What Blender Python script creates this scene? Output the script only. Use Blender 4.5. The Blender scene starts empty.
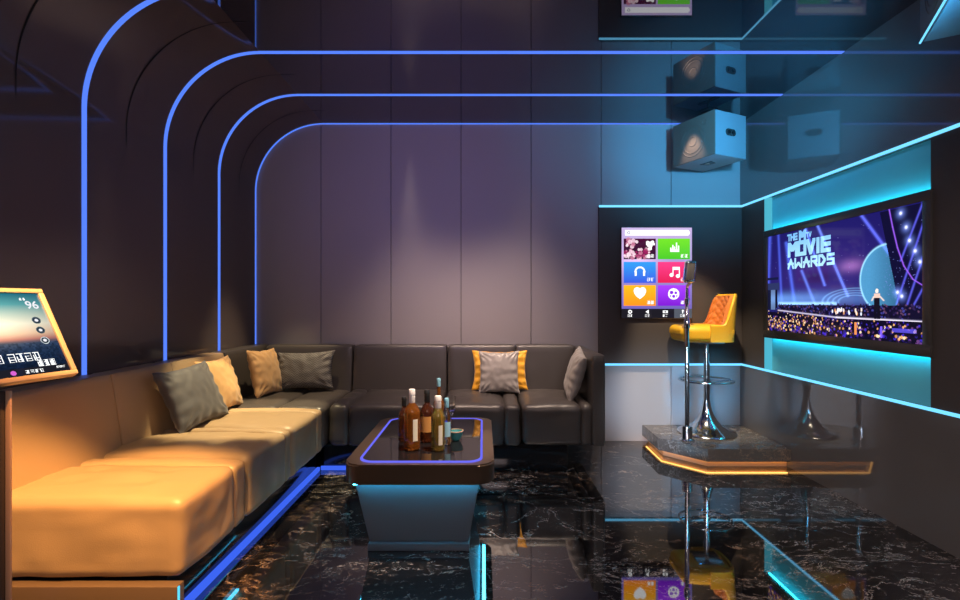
import bpy, bmesh, math, random
import numpy as np
from mathutils import Vector, Matrix, noise
random.seed(7); rng = np.random.default_rng(5)
S = bpy.context.scene; C = S.collection
F = 488.0; CZ = 1.1825; PI = math.pi
XL, XR, YB, YF, H, RC = -1.945, 2.202, 4.18, -1.6, 2.716, 0.583

# ------------------------------------------------------------------ materials
def mat(name, col, rough=.5, metal=0, spec=.5, ior=1.5, coat=0, trans=0, emit=None, es=0, bump=None, sheen=0, alpha=1):
    m = bpy.data.materials.new(name); m.use_nodes = True
    nt = m.node_tree; b = nt.nodes['Principled BSDF']
    b.inputs['Base Color'].default_value = (*col, 1); b.inputs['Roughness'].default_value = rough
    b.inputs['Metallic'].default_value = metal; b.inputs['IOR'].default_value = ior
    b.inputs['Specular IOR Level'].default_value = spec
    b.inputs['Coat Weight'].default_value = coat; b.inputs['Coat Roughness'].default_value = .04
    b.inputs['Transmission Weight'].default_value = trans
    b.inputs['Sheen Weight'].default_value = sheen
    if emit: b.inputs['Emission Color'].default_value = (*emit, 1); b.inputs['Emission Strength'].default_value = es
    if bump:
        sc, st, dist = bump
        tc = nt.nodes.new('ShaderNodeTexCoord'); n = nt.nodes.new('ShaderNodeTexNoise'); bp = nt.nodes.new('ShaderNodeBump')
        n.inputs['Scale'].default_value = sc; n.inputs['Detail'].default_value = 4
        bp.inputs['Strength'].default_value = st; bp.inputs['Distance'].default_value = dist
        nt.links.new(tc.outputs['Object'], n.inputs['Vector']); nt.links.new(n.outputs['Fac'], bp.inputs['Height'])
        nt.links.new(bp.outputs['Normal'], b.inputs['Normal'])
    return m
def emis(name, col, st):
    m = bpy.data.materials.new(name); m.use_nodes = True; nt = m.node_tree; nt.nodes.clear()
    e = nt.nodes.new('ShaderNodeEmission'); o = nt.nodes.new('ShaderNodeOutputMaterial')
    e.inputs[0].default_value = (*col, 1); e.inputs[1].default_value = st; nt.links.new(e.outputs[0], o.inputs[0])
    return m
def screen_mat(name, st):
    m = bpy.data.materials.new(name); m.use_nodes = True; nt = m.node_tree; nt.nodes.clear()
    e = nt.nodes.new('ShaderNodeEmission'); o = nt.nodes.new('ShaderNodeOutputMaterial')
    a = nt.nodes.new('ShaderNodeAttribute'); a.attribute_name = 'pic'; g = nt.nodes.new('ShaderNodeBsdfGlossy')
    g.inputs['Roughness'].default_value = .05; g.inputs['Color'].default_value = (.015, .015, .015, 1)
    ad = nt.nodes.new('ShaderNodeAddShader')
    e.inputs[1].default_value = st; nt.links.new(a.outputs['Color'], e.inputs[0])
    nt.links.new(e.outputs[0], ad.inputs[0]); nt.links.new(g.outputs[0], ad.inputs[1]); nt.links.new(ad.outputs[0], o.inputs[0])
    return m
def marble(name, rough=.05, ior=2.0, scale=1.0, veins=1.0, base=(.006, .0055, .006)):
    m = mat(name, base, rough, ior=ior); nt = m.node_tree; b = nt.nodes['Principled BSDF']; N = nt.nodes.new; L = nt.links.new
    tc = N('ShaderNodeTexCoord')
    w = N('ShaderNodeTexNoise'); w.inputs['Scale'].default_value = 2.2*scale; w.inputs['Detail'].default_value = 6
    L(tc.outputs['Object'], w.inputs['Vector'])
    mix = N('ShaderNodeMixRGB'); mix.blend_type = 'LINEAR_LIGHT'; mix.inputs[0].default_value = .22
    L(tc.outputs['Object'], mix.inputs[1]); L(w.outputs['Color'], mix.inputs[2])
    def vein(sc, width, seed, lo, hi):
        mp = N('ShaderNodeMapping'); mp.inputs['Location'].default_value = (seed, seed*1.7, seed*.3); mp.inputs['Scale'].default_value = (.55, 1.25, 1)
        mp.inputs['Rotation'].default_value = (0, 0, .12)
        L(mix.outputs[0], mp.inputs['Vector'])
        v = N('ShaderNodeTexNoise'); v.inputs['Scale'].default_value = sc; v.inputs['Detail'].default_value = 7; v.inputs['Roughness'].default_value = .66; v.inputs['Distortion'].default_value = .6
        L(mp.outputs[0], v.inputs['Vector'])
        sb = N('ShaderNodeMath'); sb.operation = 'SUBTRACT'; sb.inputs[1].default_value = .5; L(v.outputs['Fac'], sb.inputs[0])
        ab = N('ShaderNodeMath'); ab.operation = 'ABSOLUTE'; L(sb.outputs[0], ab.inputs[0])
        r = N('ShaderNodeMapRange'); r.inputs['From Min'].default_value = 0; r.inputs['From Max'].default_value = width
        r.inputs['To Min'].default_value = 1; r.inputs['To Max'].default_value = 0; r.interpolation_type = 'SMOOTHSTEP'
        L(ab.outputs[0], r.inputs['Value'])
        n = N('ShaderNodeTexNoise'); n.inputs['Scale'].default_value = 2.6*scale; n.inputs['Detail'].default_value = 6; n.inputs['Roughness'].default_value = 1.0
        mp2 = N('ShaderNodeMapping'); mp2.inputs['Location'].default_value = (seed*3, 0, 0); mp2.inputs['Scale'].default_value = (.6, 1.3, 1); L(tc.outputs['Object'], mp2.inputs['Vector']); L(mp2.outputs[0], n.inputs['Vector'])
        r2 = N('ShaderNodeMapRange'); r2.inputs['From Min'].default_value = lo; r2.inputs['From Max'].default_value = hi; L(n.outputs['Fac'], r2.inputs['Value'])
        mu = N('ShaderNodeMath'); mu.operation = 'MULTIPLY'; L(r.outputs[0], mu.inputs[0]); L(r2.outputs[0], mu.inputs[1])
        return mu
    a = vein(2.2*scale, .012, 1.3, .42, .62); c = vein(5*scale, .018, 4.1, .47, .66); d = vein(12*scale, .034, 8.7, .50, .68)
    s1 = N('ShaderNodeMath'); s1.operation = 'MAXIMUM'; L(a.outputs[0], s1.inputs[0]); L(c.outputs[0], s1.inputs[1])
    m2 = N('ShaderNodeMath'); m2.operation = 'MULTIPLY'; m2.inputs[1].default_value = .8; L(d.outputs[0], m2.inputs[0])
    s2 = N('ShaderNodeMath'); s2.operation = 'MAXIMUM'; L(s1.outputs[0], s2.inputs[0]); L(m2.outputs[0], s2.inputs[1])
    s3 = N('ShaderNodeMath'); s3.operation = 'MULTIPLY'; s3.inputs[1].default_value = veins; L(s2.outputs[0], s3.inputs[0])
    cn = N('ShaderNodeTexNoise'); cn.inputs['Scale'].default_value = 1.5*scale; L(tc.outputs['Object'], cn.inputs['Vector'])
    vc = N('ShaderNodeMixRGB'); vc.inputs[1].default_value = (.75, .69, .66, 1); vc.inputs[2].default_value = (.60, .38, .25, 1)
    rr = N('ShaderNodeMapRange'); rr.inputs['From Min'].default_value = .4; rr.inputs['From Max'].default_value = .6; L(cn.outputs['Fac'], rr.inputs['Value']); L(rr.outputs[0], vc.inputs[0])
    o = N('ShaderNodeMixRGB'); o.inputs[1].default_value = (*base, 1); L(vc.outputs[0], o.inputs[2]); L(s3.outputs[0], o.inputs[0])
    L(o.outputs[0], b.inputs['Base Color'])
    return m
M = dict(
    floor=marble('black_veined_marble', .03, 2.7, .9, .66),
    stage=marble('stage_marble', .12, 1.7, 1.0, .6, (.13, .11, .10)),
    ceil=mat('gloss_ceiling_panel', (.028, .026, .034), .018, ior=2.9),
    lwall=mat('gloss_wall_panel', (.105, .082, .080), .07, ior=1.7),
    rwall=mat('gloss_black_panel', (.13, .115, .11), .04, ior=2.0),
    bwall=mat('matte_grey_panel', (.30, .275, .28), .55, spec=.3),
    dark=mat('dark_bronze_panel', (.065, .052, .047), .5, spec=.25),
    gap=mat('black_gap', (.004, .004, .004), .8),
    niche=mat('niche_paint', (.14, .52, .60), .6),
    tan=mat('tan_leather', (.42, .29, .17), .42, bump=(230, .12, .004)),
    darkl=mat('charcoal_leather', (.055, .048, .046), .36, bump=(230, .12, .004)),
    pipe=mat('dark_piping', (.03, .025, .02), .5),
    recess=mat('black_lacquer', (.012, .012, .014), .08, ior=1.7),
    bronze=mat('bronze_metal', (.20, .135, .09), .32, metal=.75),
    rosegold=mat('rose_gold_metal', (.74, .48, .32), .35, metal=.35),
    frame=mat('champagne_metal', (.46, .35, .26), .35, metal=.3),
    bglass=mat('black_glass', (.01, .009, .01), .02, ior=1.9),
    tbase=mat('grey_lacquer', (.13, .13, .14), .35),
    panelb=mat('brown_lacquer', (.12, .08, .055), .3),
    cyant=emis('cyan_led_table', (.05, .50, .85), 30.0),
    chrome=mat('chrome', (.62, .62, .64), .12, metal=1),
    black=mat('black_plastic', (.012, .012, .013), .3),
    tvframe=mat('tv_bezel', (.085, .075, .07), .25, metal=.3),
    spk=mat('grey_speaker_cabinet', (.27, .30, .33), .5),
    grille=mat('brown_speaker_grille', (.16, .11, .085), .5),
    yellow=mat('yellow_leather', (.80, .43, .02), .38, bump=(50, .1, .005)),
    cognac=mat('cognac_leather', (.55, .17, .035), .35),
    yfab=mat('yellow_fabric', (.80, .38, .015), .6, sheen=.2),
    gfab=mat('slate_fabric', (.075, .072, .080), .65, sheen=.3),
    lfab=mat('silver_satin', (.30, .275, .26), .42, sheen=.2),
    tfab=mat('tan_satin', (.56, .33, .14), .5, sheen=.2),
    blue=emis('blue_led', (.10, .23, 1.0), 1.05),
    blued=emis('blue_led_table', (.16, .16, 1.0), 1.0),
    bluef=emis('blue_led_floor', (.05, .14, .95), .95),
    cyan=emis('cyan_led', (.15, .55, .88), 1.6),
    cyanhot=emis('cyan_led_backlight', (.03, .62, .82), 17.0),
    cyanu=emis('cyan_led_under', (.05, .52, .85), 6.0),
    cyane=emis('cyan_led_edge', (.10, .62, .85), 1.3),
    warm=emis('warm_led', (1, .48, .12), 7),
    white=emis('screen_white', (.9, .9, .95), 1.0),
    logo=emis('screen_lettering', (.30, .62, .95), 1.0),
)
def fabric_pattern(m, kind, sc, st=.5, dist=.002):
    nt = m.node_tree; b = nt.nodes['Principled BSDF']; N = nt.nodes.new; L = nt.links.new
    tc = N('ShaderNodeTexCoord'); w = N('ShaderNodeTexWave'); w.wave_type = 'BANDS'; w.bands_direction = 'Z'
    w.inputs['Scale'].default_value = sc
    sx = N('ShaderNodeSeparateXYZ'); cx = N('ShaderNodeCombineXYZ'); L(tc.outputs['Object'], sx.inputs[0])
    pp = N('ShaderNodeMath'); pp.operation = 'PINGPONG'; pp.inputs[1].default_value = .022; L(sx.outputs['X'], pp.inputs[0])
    ad = N('ShaderNodeMath'); ad.operation = 'ADD'; L(pp.outputs[0], ad.inputs[0]); L(sx.outputs['Z'], ad.inputs[1])
    L(sx.outputs['X'], cx.inputs[0]); L(ad.outputs[0], cx.inputs[2]); L(cx.outputs[0], w.inputs['Vector'])
    bp = N('ShaderNodeBump'); bp.inputs['Strength'].default_value = st; bp.inputs['Distance'].default_value = dist
    L(w.outputs['Fac'], bp.inputs['Height']); L(bp.outputs[0], b.inputs['Normal'])
    mx = N('ShaderNodeMixRGB'); c = b.inputs['Base Color'].default_value[:3]
    mx.inputs[1].default_value = (*[v*.55 for v in c], 1); mx.inputs[2].default_value = (*[min(1, v*1.6) for v in c], 1)
    L(w.outputs['Fac'], mx.inputs[0]); L(mx.outputs[0], b.inputs['Base Color'])
M['hfab'] = mat('herringbone_fabric', (.085, .08, .08), .6); fabric_pattern(M['hfab'], 'h', 17)
def glass(name, col, rough=.0, ior=1.45): return mat(name, col, rough, ior=ior, trans=1)
M['amber'] = glass('amber_glass', (.50, .16, .025)); M['brown'] = glass('dark_brown_glass', (.17, .045, .015))
M['olive'] = glass('olive_glass', (.42, .30, .06)); 
for k in ('amber', 'brown', 'olive'): M[k].node_tree.nodes['Principled BSDF'].inputs['Transmission Weight'].default_value = .72
M['clearb'] = glass('pale_blue_glass', (.70, .88, .97)); M['clear'] = glass('clear_glass', (.96, .97, .97))
M['cap_w'] = mat('white_cap', (.85, .8, .76), .35); M['cap_b'] = mat('black_cap', (.02, .02, .02), .3)
M['cap_c'] = mat('pale_blue_cap', (.25, .55, .7), .35); M['stripe_w'] = mat('cream_stripe', (.85, .78, .62), .6)
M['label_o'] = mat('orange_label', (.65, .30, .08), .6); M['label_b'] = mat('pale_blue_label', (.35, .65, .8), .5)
M['teal'] = mat('teal_ceramic', (.05, .30, .33), .25)

# ------------------------------------------------------------------ mesh helpers
def new(): return bmesh.new()
def box(bm, a, b, bev=0, seg=2):
    v = [bm.verts.new((x, y, z)) for x in (a[0], b[0]) for y in (a[1], b[1]) for z in (a[2], b[2])]
    fs = [bm.faces.new([v[i] for i in q]) for q in ((0, 1, 3, 2), (4, 6, 7, 5), (0, 4, 5, 1), (2, 3, 7, 6), (0, 2, 6, 4), (1, 5, 7, 3))]
    if bev: bmesh.ops.bevel(bm, geom=list({e for f in fs for e in f.edges}), offset=bev, segments=seg, affect='EDGES', profile=.5)
    return bm
def prism(bm, pts, z0, z1, bev=0, seg=2):
    lo = [bm.verts.new((x, y, z0)) for x, y in pts]; hi = [bm.verts.new((x, y, z1)) for x, y in pts]
    n = len(pts); fs = [bm.faces.new(lo[::-1]), bm.faces.new(hi)]
    for i in range(n): fs.append(bm.faces.new((lo[i], lo[(i+1) % n], hi[(i+1) % n], hi[i])))
    if bev: bmesh.ops.bevel(bm, geom=list(set(fs[0].edges) | set(fs[1].edges)), offset=bev, segments=seg, affect='EDGES')
    return bm
def lathe(bm, prof, cx=0, cy=0, z0=0, n=32, sx=1, sy=1):
    rings = []
    for r, z in prof:
        if r < 1e-6: rings.append([bm.verts.new((cx, cy, z0+z))])
        else: rings.append([bm.verts.new((cx+sx*r*math.cos(2*PI*i/n), cy+sy*r*math.sin(2*PI*i/n), z0+z)) for i in range(n)])
    for a, b in zip(rings, rings[1:]):
        for i in range(n):
            j = (i+1) % n
            if len(a) == 1 and len(b) == 1: continue
            if len(a) == 1: bm.faces.new((a[0], b[j], b[i]))
            elif len(b) == 1: bm.faces.new((a[i], a[j], b[0]))
            else: bm.faces.new((a[i], a[j], b[j], b[i]))
    return bm
def tube(bm, pts, r, n=10, closed=False):
    pts = [Vector(p) for p in pts]; k = len(pts); rings = []; up = None
    for i, p in enumerate(pts):
        a = pts[(i-1) % k] if (closed or i) else p; b = pts[(i+1) % k] if (closed or i < k-1) else p
        t = (b-a).normalized()
        if up is None: up = t.orthogonal().normalized()
        up = (up-t*up.dot(t)).normalized(); s = t.cross(up)
        rr = r[i] if isinstance(r, (list, tuple)) else r
        rings.append([bm.verts.new(p+up*rr*math.cos(2*PI*q/n)+s*rr*math.sin(2*PI*q/n)) for q in range(n)])
    for i in range(k if closed else k-1):
        a, b = rings[i], rings[(i+1) % k]
        for q in range(n): bm.faces.new((a[q], a[(q+1) % n], b[(q+1) % n], b[q]))
    if not closed: bm.faces.new(rings[0][::-1]); bm.faces.new(rings[-1])
    return bm
def softbox(bm, a, b, r=.04, crown=0, amp=.004, n=16, seed=0, tuft=0):
    """rounded, slightly puffed upholstery block"""
    a, b = Vector(a), Vector(b); c = (a+b)/2; h = (b-a)/2; r = min(r, h.x*.98, h.y*.98, h.z*.98)
    cache = {}
    def coord(t):  # denser near the ends
        return math.copysign(abs(t)**.75, t)
    def vert(u):
        k = tuple(round(x, 5) for x in u)
        if k in cache: return cache[k]
        p = Vector((u[0]*h.x, u[1]*h.y, u[2]*h.z))
        q = Vector([max(-h[i]+r, min(h[i]-r, p[i])) for i in range(3)])
        d = p-q; L = max(abs(d.x), abs(d.y), abs(d.z))
        if L > 1e-9: p = q+d.normalized()*r*min(1, L/r) if d.length > 1e-9 else p
        nrm = (p-q).normalized() if (p-q).length > 1e-9 else Vector((0, 0, 1))
        w = c+p
        e = noise.noise(w*7+Vector((seed, 0, 0)))*amp + noise.noise(w*19+Vector((0, seed, 0)))*amp*.45
        if nrm.z > .5:
            p.z += crown*(1-u[0]**2)*(1-u[1]**2)
            if tuft:
                for (tx, ty) in ((-.35, -.2), (.35, -.2), (-.35, .45), (.35, .45)):
                    g = math.exp(-(((u[0]-tx)*h.x)**2+((u[1]-ty)*h.y)**2)/.0012); p.z -= tuft*g
        p += nrm*e
        v = bm.verts.new(c+p); cache[k] = v; return v
    ts = [coord(-1+2*i/n) for i in range(n+1)]
    for ax in range(3):
        for s in (-1, 1):
            o = [i for i in range(3) if i != ax]
            for i in range(n):
                for j in range(n):
                    q = []
                    for (x, y) in ((ts[i], ts[j]), (ts[i+1], ts[j]), (ts[i+1], ts[j+1]), (ts[i], ts[j+1])):
                        u = [0, 0, 0]; u[ax] = s; u[o[0]] = x; u[o[1]] = y; q.append(vert(u))
                    if len(set(q)) == 4:
                        try: bm.faces.new(q)
                        except ValueError: pass
    return bm
def obj(name, bm, m, parent=None, smooth=True, world=True, ang=40):
    me = bpy.data.meshes.new(name)
    bmesh.ops.recalc_face_normals(bm, faces=bm.faces)
    bm.to_mesh(me); bm.free(); me.materials.append(M[m] if isinstance(m, str) else m)
    if smooth:
        for p in me.polygons: p.use_smooth = True
        try: me.set_sharp_from_angle(angle=math.radians(ang))
        except Exception: pass
    o = bpy.data.objects.new(name, me); C.objects.link(o)
    if parent is not None:
        root = parent
        if world: me.transform(MW[root.name].inverted())
        o.parent = root; MW[o.name] = MW[root.name]
    else: MW[o.name] = Matrix.Identity(4)
    return o
MW = {}
def tag(o, label, cat, group=None):
    o['label'] = label; o['category'] = cat
    if group: o['group'] = group
    return o
def thing(name, label, cat, loc=(0, 0, 0), rot=None, group=None):
    o = bpy.data.objects.new(name, None); C.objects.link(o); mtx = Matrix.Translation(loc)
    if rot is not None: mtx = mtx @ rot.to_4x4()
    o.matrix_world = mtx; o.location = loc
    if rot is not None: o.rotation_euler = rot.to_euler()
    o.empty_display_size = .05
    MW[o.name] = mtx; return tag(o, label, cat, group)
def meshthing(name, bm, m, label, cat, loc, group=None, **k):
    o = obj(name, bm, m, **k); o.data.transform(Matrix.Translation(-Vector(loc))); o.location = loc
    MW[o.name] = Matrix.Translation(loc)
    return tag(o, label, cat, group)
def struct(name, bm, m, smooth=False, **k):
    o = obj(name, bm, m, smooth=smooth, **k); o['kind'] = 'structure'; return o

# ------------------------------------------------------------------ screens (picture as vertex colours of a fine grid)
def picture(name, img, w, h, parent, mtl, mtx):
    """img rows top->bottom, linear rgb; lies in local xz plane facing -y, origin at the lower left"""
    R, Cn = img.shape[:2]
    me = bpy.data.meshes.new(name)
    xs = np.linspace(0, w, Cn+1); zs = np.linspace(0, h, R+1)
    X, Z = np.meshgrid(xs, zs); co = np.stack([X, np.zeros_like(X), Z], -1).reshape(-1, 3)
    j, i = np.meshgrid(np.arange(R), np.arange(Cn), indexing='ij'); b = j*(Cn+1)+i
    faces = np.stack([b, b+1, b+Cn+2, b+Cn+1], -1).reshape(-1, 4)
    me.vertices.add(len(co)); me.vertices.foreach_set('co', co.ravel())
    me.loops.add(faces.size); me.loops.foreach_set('vertex_index', faces.ravel().astype(np.int32))
    me.polygons.add(len(faces)); me.polygons.foreach_set('loop_start', np.arange(0, faces.size, 4, dtype=np.int32))
    me.update(calc_edges=True)
    at = me.color_attributes.new('pic', 'FLOAT_COLOR', 'CORNER')
    im = img[::-1].reshape(-1, 3); col = np.ones((len(faces), 4, 4), np.float32); col[:, :, :3] = im[:, None, :]
    at.data.foreach_set('color', col.ravel())
    me.materials.append(mtl); me.transform(mtx)
    o = bpy.data.objects.new(name, me); C.objects.link(o)
    me.transform(MW[parent.name].inverted()); o.parent = parent; MW[o.name] = MW[parent.name]
    return o
def lin(*c): return np.array([((v/255+.055)/1.055)**2.4 if v > 10 else v/255/12.92 for v in c])
class Pic:
    def __init__(s, w, h, W, Hh):
        s.w, s.h = w, h; s.a = np.zeros((h, w, 3)); s.x, s.y = np.meshgrid((np.arange(w)+.5)/w*W, (np.arange(h)+.5)/h*Hh)
    def put(s, m, c, k=1.0):
        m = np.clip(m, 0, 1)[..., None]*k; s.a = s.a*(1-m)+np.asarray(c)*m
    def add(s, m, c): s.a = s.a+np.clip(m, 0, None)[..., None]*np.asarray(c)
    def rect(s, x0, y0, x1, y1, c, k=1.0): s.put(((s.x >= x0) & (s.x <= x1) & (s.y >= y0) & (s.y <= y1)).astype(float), c, k)
    def disc(s, x, y, r, c, k=1.0, sy=1): s.put((((s.x-x)**2+((s.y-y)/sy)**2) < r*r).astype(float), c, k)
    def line(s, x0, y0, x1, y1, wd, c, add=False, soft=True):
        dx, dy = x1-x0, y1-y0; t = np.clip(((s.x-x0)*dx+(s.y-y0)*dy)/(dx*dx+dy*dy), 0, 1)
        d = np.hypot(s.x-x0-t*dx, s.y-y0-t*dy); m = np.exp(-(d/wd)**2) if soft else (d < wd).astype(float)
        (s.add if add else s.put)(m, c)
    def glyph(s, x, y, w, h, c, r):
        """a dense little unreadable character, as small as in the photograph"""
        t = w*.09
        s.rect(x, y, x+w*.95, y+t*1.2, c); s.rect(x+w*(.15+.5*r.random()), y, x+w*(.15+.5*r.random())+t*1.6, y+h, c)
        for q in (.35, .65, .92):
            if r.random() < .8: s.rect(x+w*.1*r.random(), y+h*q, x+w*(.6+.35*r.random()), y+h*q+t*1.2, c)
        if r.random() < .6: s.rect(x, y+h*.3, x+t*1.4, y+h, c)
        if r.random() < .6: s.rect(x+w*.8, y+h*.1, x+w*.8+t*1.4, y+h, c)
def text_mesh(body, w, h, m, name, parent, mtx, bold=.0):
    cu = bpy.data.curves.new('t', 'FONT'); cu.body = body; cu.size = 1; cu.offset = bold
    o = bpy.data.objects.new('t', cu); C.objects.link(o); bpy.context.view_layer.update()
    me = bpy.data.meshes.new_from_object(o.evaluated_get(bpy.context.evaluated_depsgraph_get()))
    bpy.data.objects.remove(o); bpy.data.curves.remove(cu)
    co = np.array([v.co[:] for v in me.vertices]); lo, hi = co.min(0), co.max(0)
    for v in me.vertices:
        v.co = ((v.co.x-lo[0])/(hi[0]-lo[0])*w, 0, (v.co.y-lo[1])/(hi[1]-lo[1])*h)
    me.transform(mtx); me.materials.clear(); me.materials.append(M[m]); me.name = name
    t = bpy.data.objects.new(name, me); C.objects.link(t)
    me.transform(MW[parent.name].inverted()); t.parent = parent; MW[t.name] = MW[parent.name]
    return t

# ================================================================== ROOM SHELL
struct('floor', box(new(), (XL-.05, YF-.05, -.06), (XR+.1, YB+.05, 0)), 'floor')
bm = new(); box(bm, (XL+RC, YF-.05, H), (XR+.1, YB+.05, H+.05)); struct('ceiling', bm, 'ceil')
# left wall and the cove that turns it into the ceiling
bm = new(); NA = 28
prof = [(XL, 0)]+[(XL+RC-RC*math.cos(PI/2*i/NA), H-RC+RC*math.sin(PI/2*i/NA)) for i in range(NA+1)]
back = [(XL-.05, H+.05), (XL-.05, 0)]
ps = [(x, z) for x, z in prof]+[(XL+RC, H+.05)]+back
v0 = [bm.verts.new((x, YF-.05, z)) for x, z in ps]; v1 = [bm.verts.new((x, YB+.05, z)) for x, z in ps]
for i in range(len(ps)): j = (i+1) % len(ps); bm.faces.new((v0[i], v0[j], v1[j], v1[i]))
bm.faces.new(v0); bm.faces.new(v1[::-1])
struct('wall_left', bm, 'lwall', smooth=True, ang=30)
# joints between the cove panels
jy = [3.888, 3.275, 2.66, 2.03]
for k, y in enumerate(jy):
    bm = new(); prev = None
    for i in range(NA+9):
        t = -.12+1.24*i/(NA+8)
        a = min(max(t, 0), 1)*PI/2; x = XL+RC-(RC-.002)*math.cos(a); z = H-RC+(RC-.002)*math.sin(a)
        if t < 0: x = XL+.002; z = H-RC+t*RC*1.5
        if t > 1: z = H-.002; x = XL+RC+(t-1)*RC*1.5
        wd = .0045*math.sin(PI*i/(NA+8))**.6+.0003
        cur = (bm.verts.new((x, y-wd, z)), bm.verts.new((x, y+wd, z)))
        if prev: bm.faces.new((prev[0], prev[1], cur[1], cur[0]))
        prev = cur
    struct('trim_%d' % (k+1), bm, 'gap')
# back wall: tall panels with open joints before a black backing
bm = new(); xs = [XL]; x = -1.388
while x < XR: xs.append(x); x += .6
xs.append(XR+.03)
for a, b in zip(xs, xs[1:]): box(bm, (a+.0025 if a > XL else a, YB, 0), (b-.0025, YB+.03, H), .001, 1)
struct('wall_back', bm, 'bwall')
struct('trim_5', box(new(), (XL-.05, YB+.028, 0), (XR+.1, YB+.05, H)), 'gap')
struct('wall_front', box(new(), (XL-.05, YF-.05, 0), (XR+.1, YF, H)), 'lwall')
# right wall with the recess for the television
ZT, ZB, NY0, NY1, ND = 2.005, .66, 2.40, 3.82, .055
struct('wall_right', box(box(new(), (XR, YF-.05, 0), (XR+.1, YB+.03, ZB)), (XR, YF-.05, ZT), (XR+.1, YB+.03, H)), 'rwall')
bm = new(); box(bm, (XR, NY1, ZB), (XR+.1, YB, ZT)); box(bm, (XR, YF, ZB), (XR+.1, NY0, ZT)); struct('trim_6', bm, 'dark')
struct('trim_7', box(new(), (XR+ND, NY0, ZB), (XR+.1, NY1, ZT)), 'niche')
struct('trim_8', box(new(), (XR+.001, NY1-.012, ZB), (XR+ND, NY1, ZT)), emis('niche_jamb_glow', (.10, .60, .80), .8))  # jamb is no lamp: the cyan light on it is put in as emission
# dark panel on the back wall behind the menu screen
struct('trim_9', box(new(), (.985, YB-.03, ZB), (XR, YB, ZT), .002, 1), 'dark')

# ------------------------------------------------------------------ LED strips
def hoop(y, label, wd=.027):
    bm = new(); p = [(XL, .001)]+[(XL+RC-RC*math.cos(PI/2*i/NA), H-RC+RC*math.sin(PI/2*i/NA)) for i in range(NA+1)]+[(XR-.001, H)]
    q = [(XL+.004, .001)]+[(XL+RC-(RC-.004)*math.cos(PI/2*i/NA), H-RC+(RC-.004)*math.sin(PI/2*i/NA)) for i in range(NA+1)]+[(XR-.001, H-.004)]
    rows = [[bm.verts.new((x, yy, z)) for x, z in s] for s, yy in ((p, y-wd/2), (q, y-wd/2), (q, y+wd/2), (p, y+wd/2))]
    for r0, r1 in zip(rows, rows[1:]):
        for i in range(len(p)-1): bm.faces.new((r0[i], r0[i+1], r1[i+1], r1[i]))
    return meshthing('led_strip', bm, 'blue', label, 'light strip', (XL, y, 0))
hoop(YB-.009, 'thin blue LED strip outlining the corner where the back wall meets side wall and ceiling', .016)
hoop(3.594, 'blue LED strip arching from left wall to ceiling, second from the back wall')
hoop(2.984, 'blue LED strip arching over the left sofa, between the cushions and the tablet stand')
hoop(2.378, 'widest blue LED strip on the left wall, directly beside the tilted tablet')
hoop(1.78, 'blue LED strip on the near part of the ceiling, seen mainly as a reflection overhead')
hoop(1.18, 'blue LED strip closest to the viewer, beyond the tablet stand')
def bar(a, b, m, label, loc, bev=.002): return meshthing('led_strip', box(new(), a, b, bev, 1), m, label, 'light strip', loc)
w = .009
bar((.985, YB-.038, ZT-w), (XR-.006, YB-.030, ZT+w), 'cyan', 'cyan LED strip along the top edge of the dark panel above the menu screen', (.985, YB-.03, ZT))
bar((.985, YB-.038, ZB-w), (XR-.006, YB-.030, ZB+w), 'cyan', 'cyan LED strip along the bottom edge of the dark panel behind the bar stool', (.985, YB-.03, ZB))
bar((XR-.006, YF, ZT-w), (XR, YB-.03, ZT+w), 'cyan', 'cyan LED strip running along the right wall above the television', (XR, 0, ZT))
bar((XR-.006, YF, ZB-w), (XR, YB-.03, ZB+w), 'cyan', 'cyan LED strip running along the right wall below the television', (XR, 0, ZB))

# ================================================================== SOFAS
def leaning(bm, pts_bottom, pts_top): pass
ZS0, ZS = .185, .475
def backrest_x(bm, y0, y1, seed):     # along the left wall, front face leans back
    s = new(); softbox(s, (XL+.005, y0+.001, .30), (-1.79, y1-.001, .835), .014, 0, .0022, 14, seed)
    for v in s.verts: v.co.x += (.62-v.co.z)*.16*max(0, (v.co.x-XL)/.155)
    me = bpy.data.meshes.new('x'); s.to_mesh(me); s.free(); bm.from_mesh(me); bpy.data.meshes.remove(me); return bm
def backrest_y(bm, x0, x1, seed):
    s = new(); softbox(s, (x0+.004, 4.005, .30), (x1-.004, YB-.005, .835), .022, 0, .0022, 14, seed)
    for v in s.verts: v.co.y -= (.62-v.co.z)*.12*max(0, (YB-v.co.y)/.175)
    me = bpy.data.meshes.new('x'); s.to_mesh(me); s.free(); bm.from_mesh(me); bpy.data.meshes.remove(me); return bm

t = thing('sofa', 'long tan leather sofa along the left wall with a glowing plinth under it', 'sofa', (-1.5, 1.75, 0))
XF = -1.08
segs = [(1.75, 2.14, 2.245), (2.255, 2.69, 2.765), (2.775, 3.20, 3.30)]
for i, (a, b, c) in enumerate(segs):
    bm = new(); softbox(bm, (-1.85, a, ZS0), (XF, b, ZS), .038, .020, .007, 22, i*3, .014)
    softbox(bm, (-1.85, b-.01, ZS0), (XF-.004, c, ZS-.003), .03, .012, .005, 14, i*3+1)
    obj('seat', bm, 'tan', t)
for i, (a, b) in enumerate(((1.75, 2.40), (2.40, 2.86), (2.86, 3.44))): obj('backrest', backrest_x(new(), a, b, i), 'tan', t)
obj('plinth', box(new(), (XL+.01, 1.80, 0), (-1.165, 3.40, ZS0), .004), 'recess', t)
obj('end_panel', box(new(), (XL+.01, 1.722, 0), (XF, 1.765, ZS0-.005), .003), 'panelb', t)
obj('led_strip', box(new(), (-1.167, 1.70, .003), (-1.145, 3.43, .03), .003), 'bluef', t)
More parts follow.
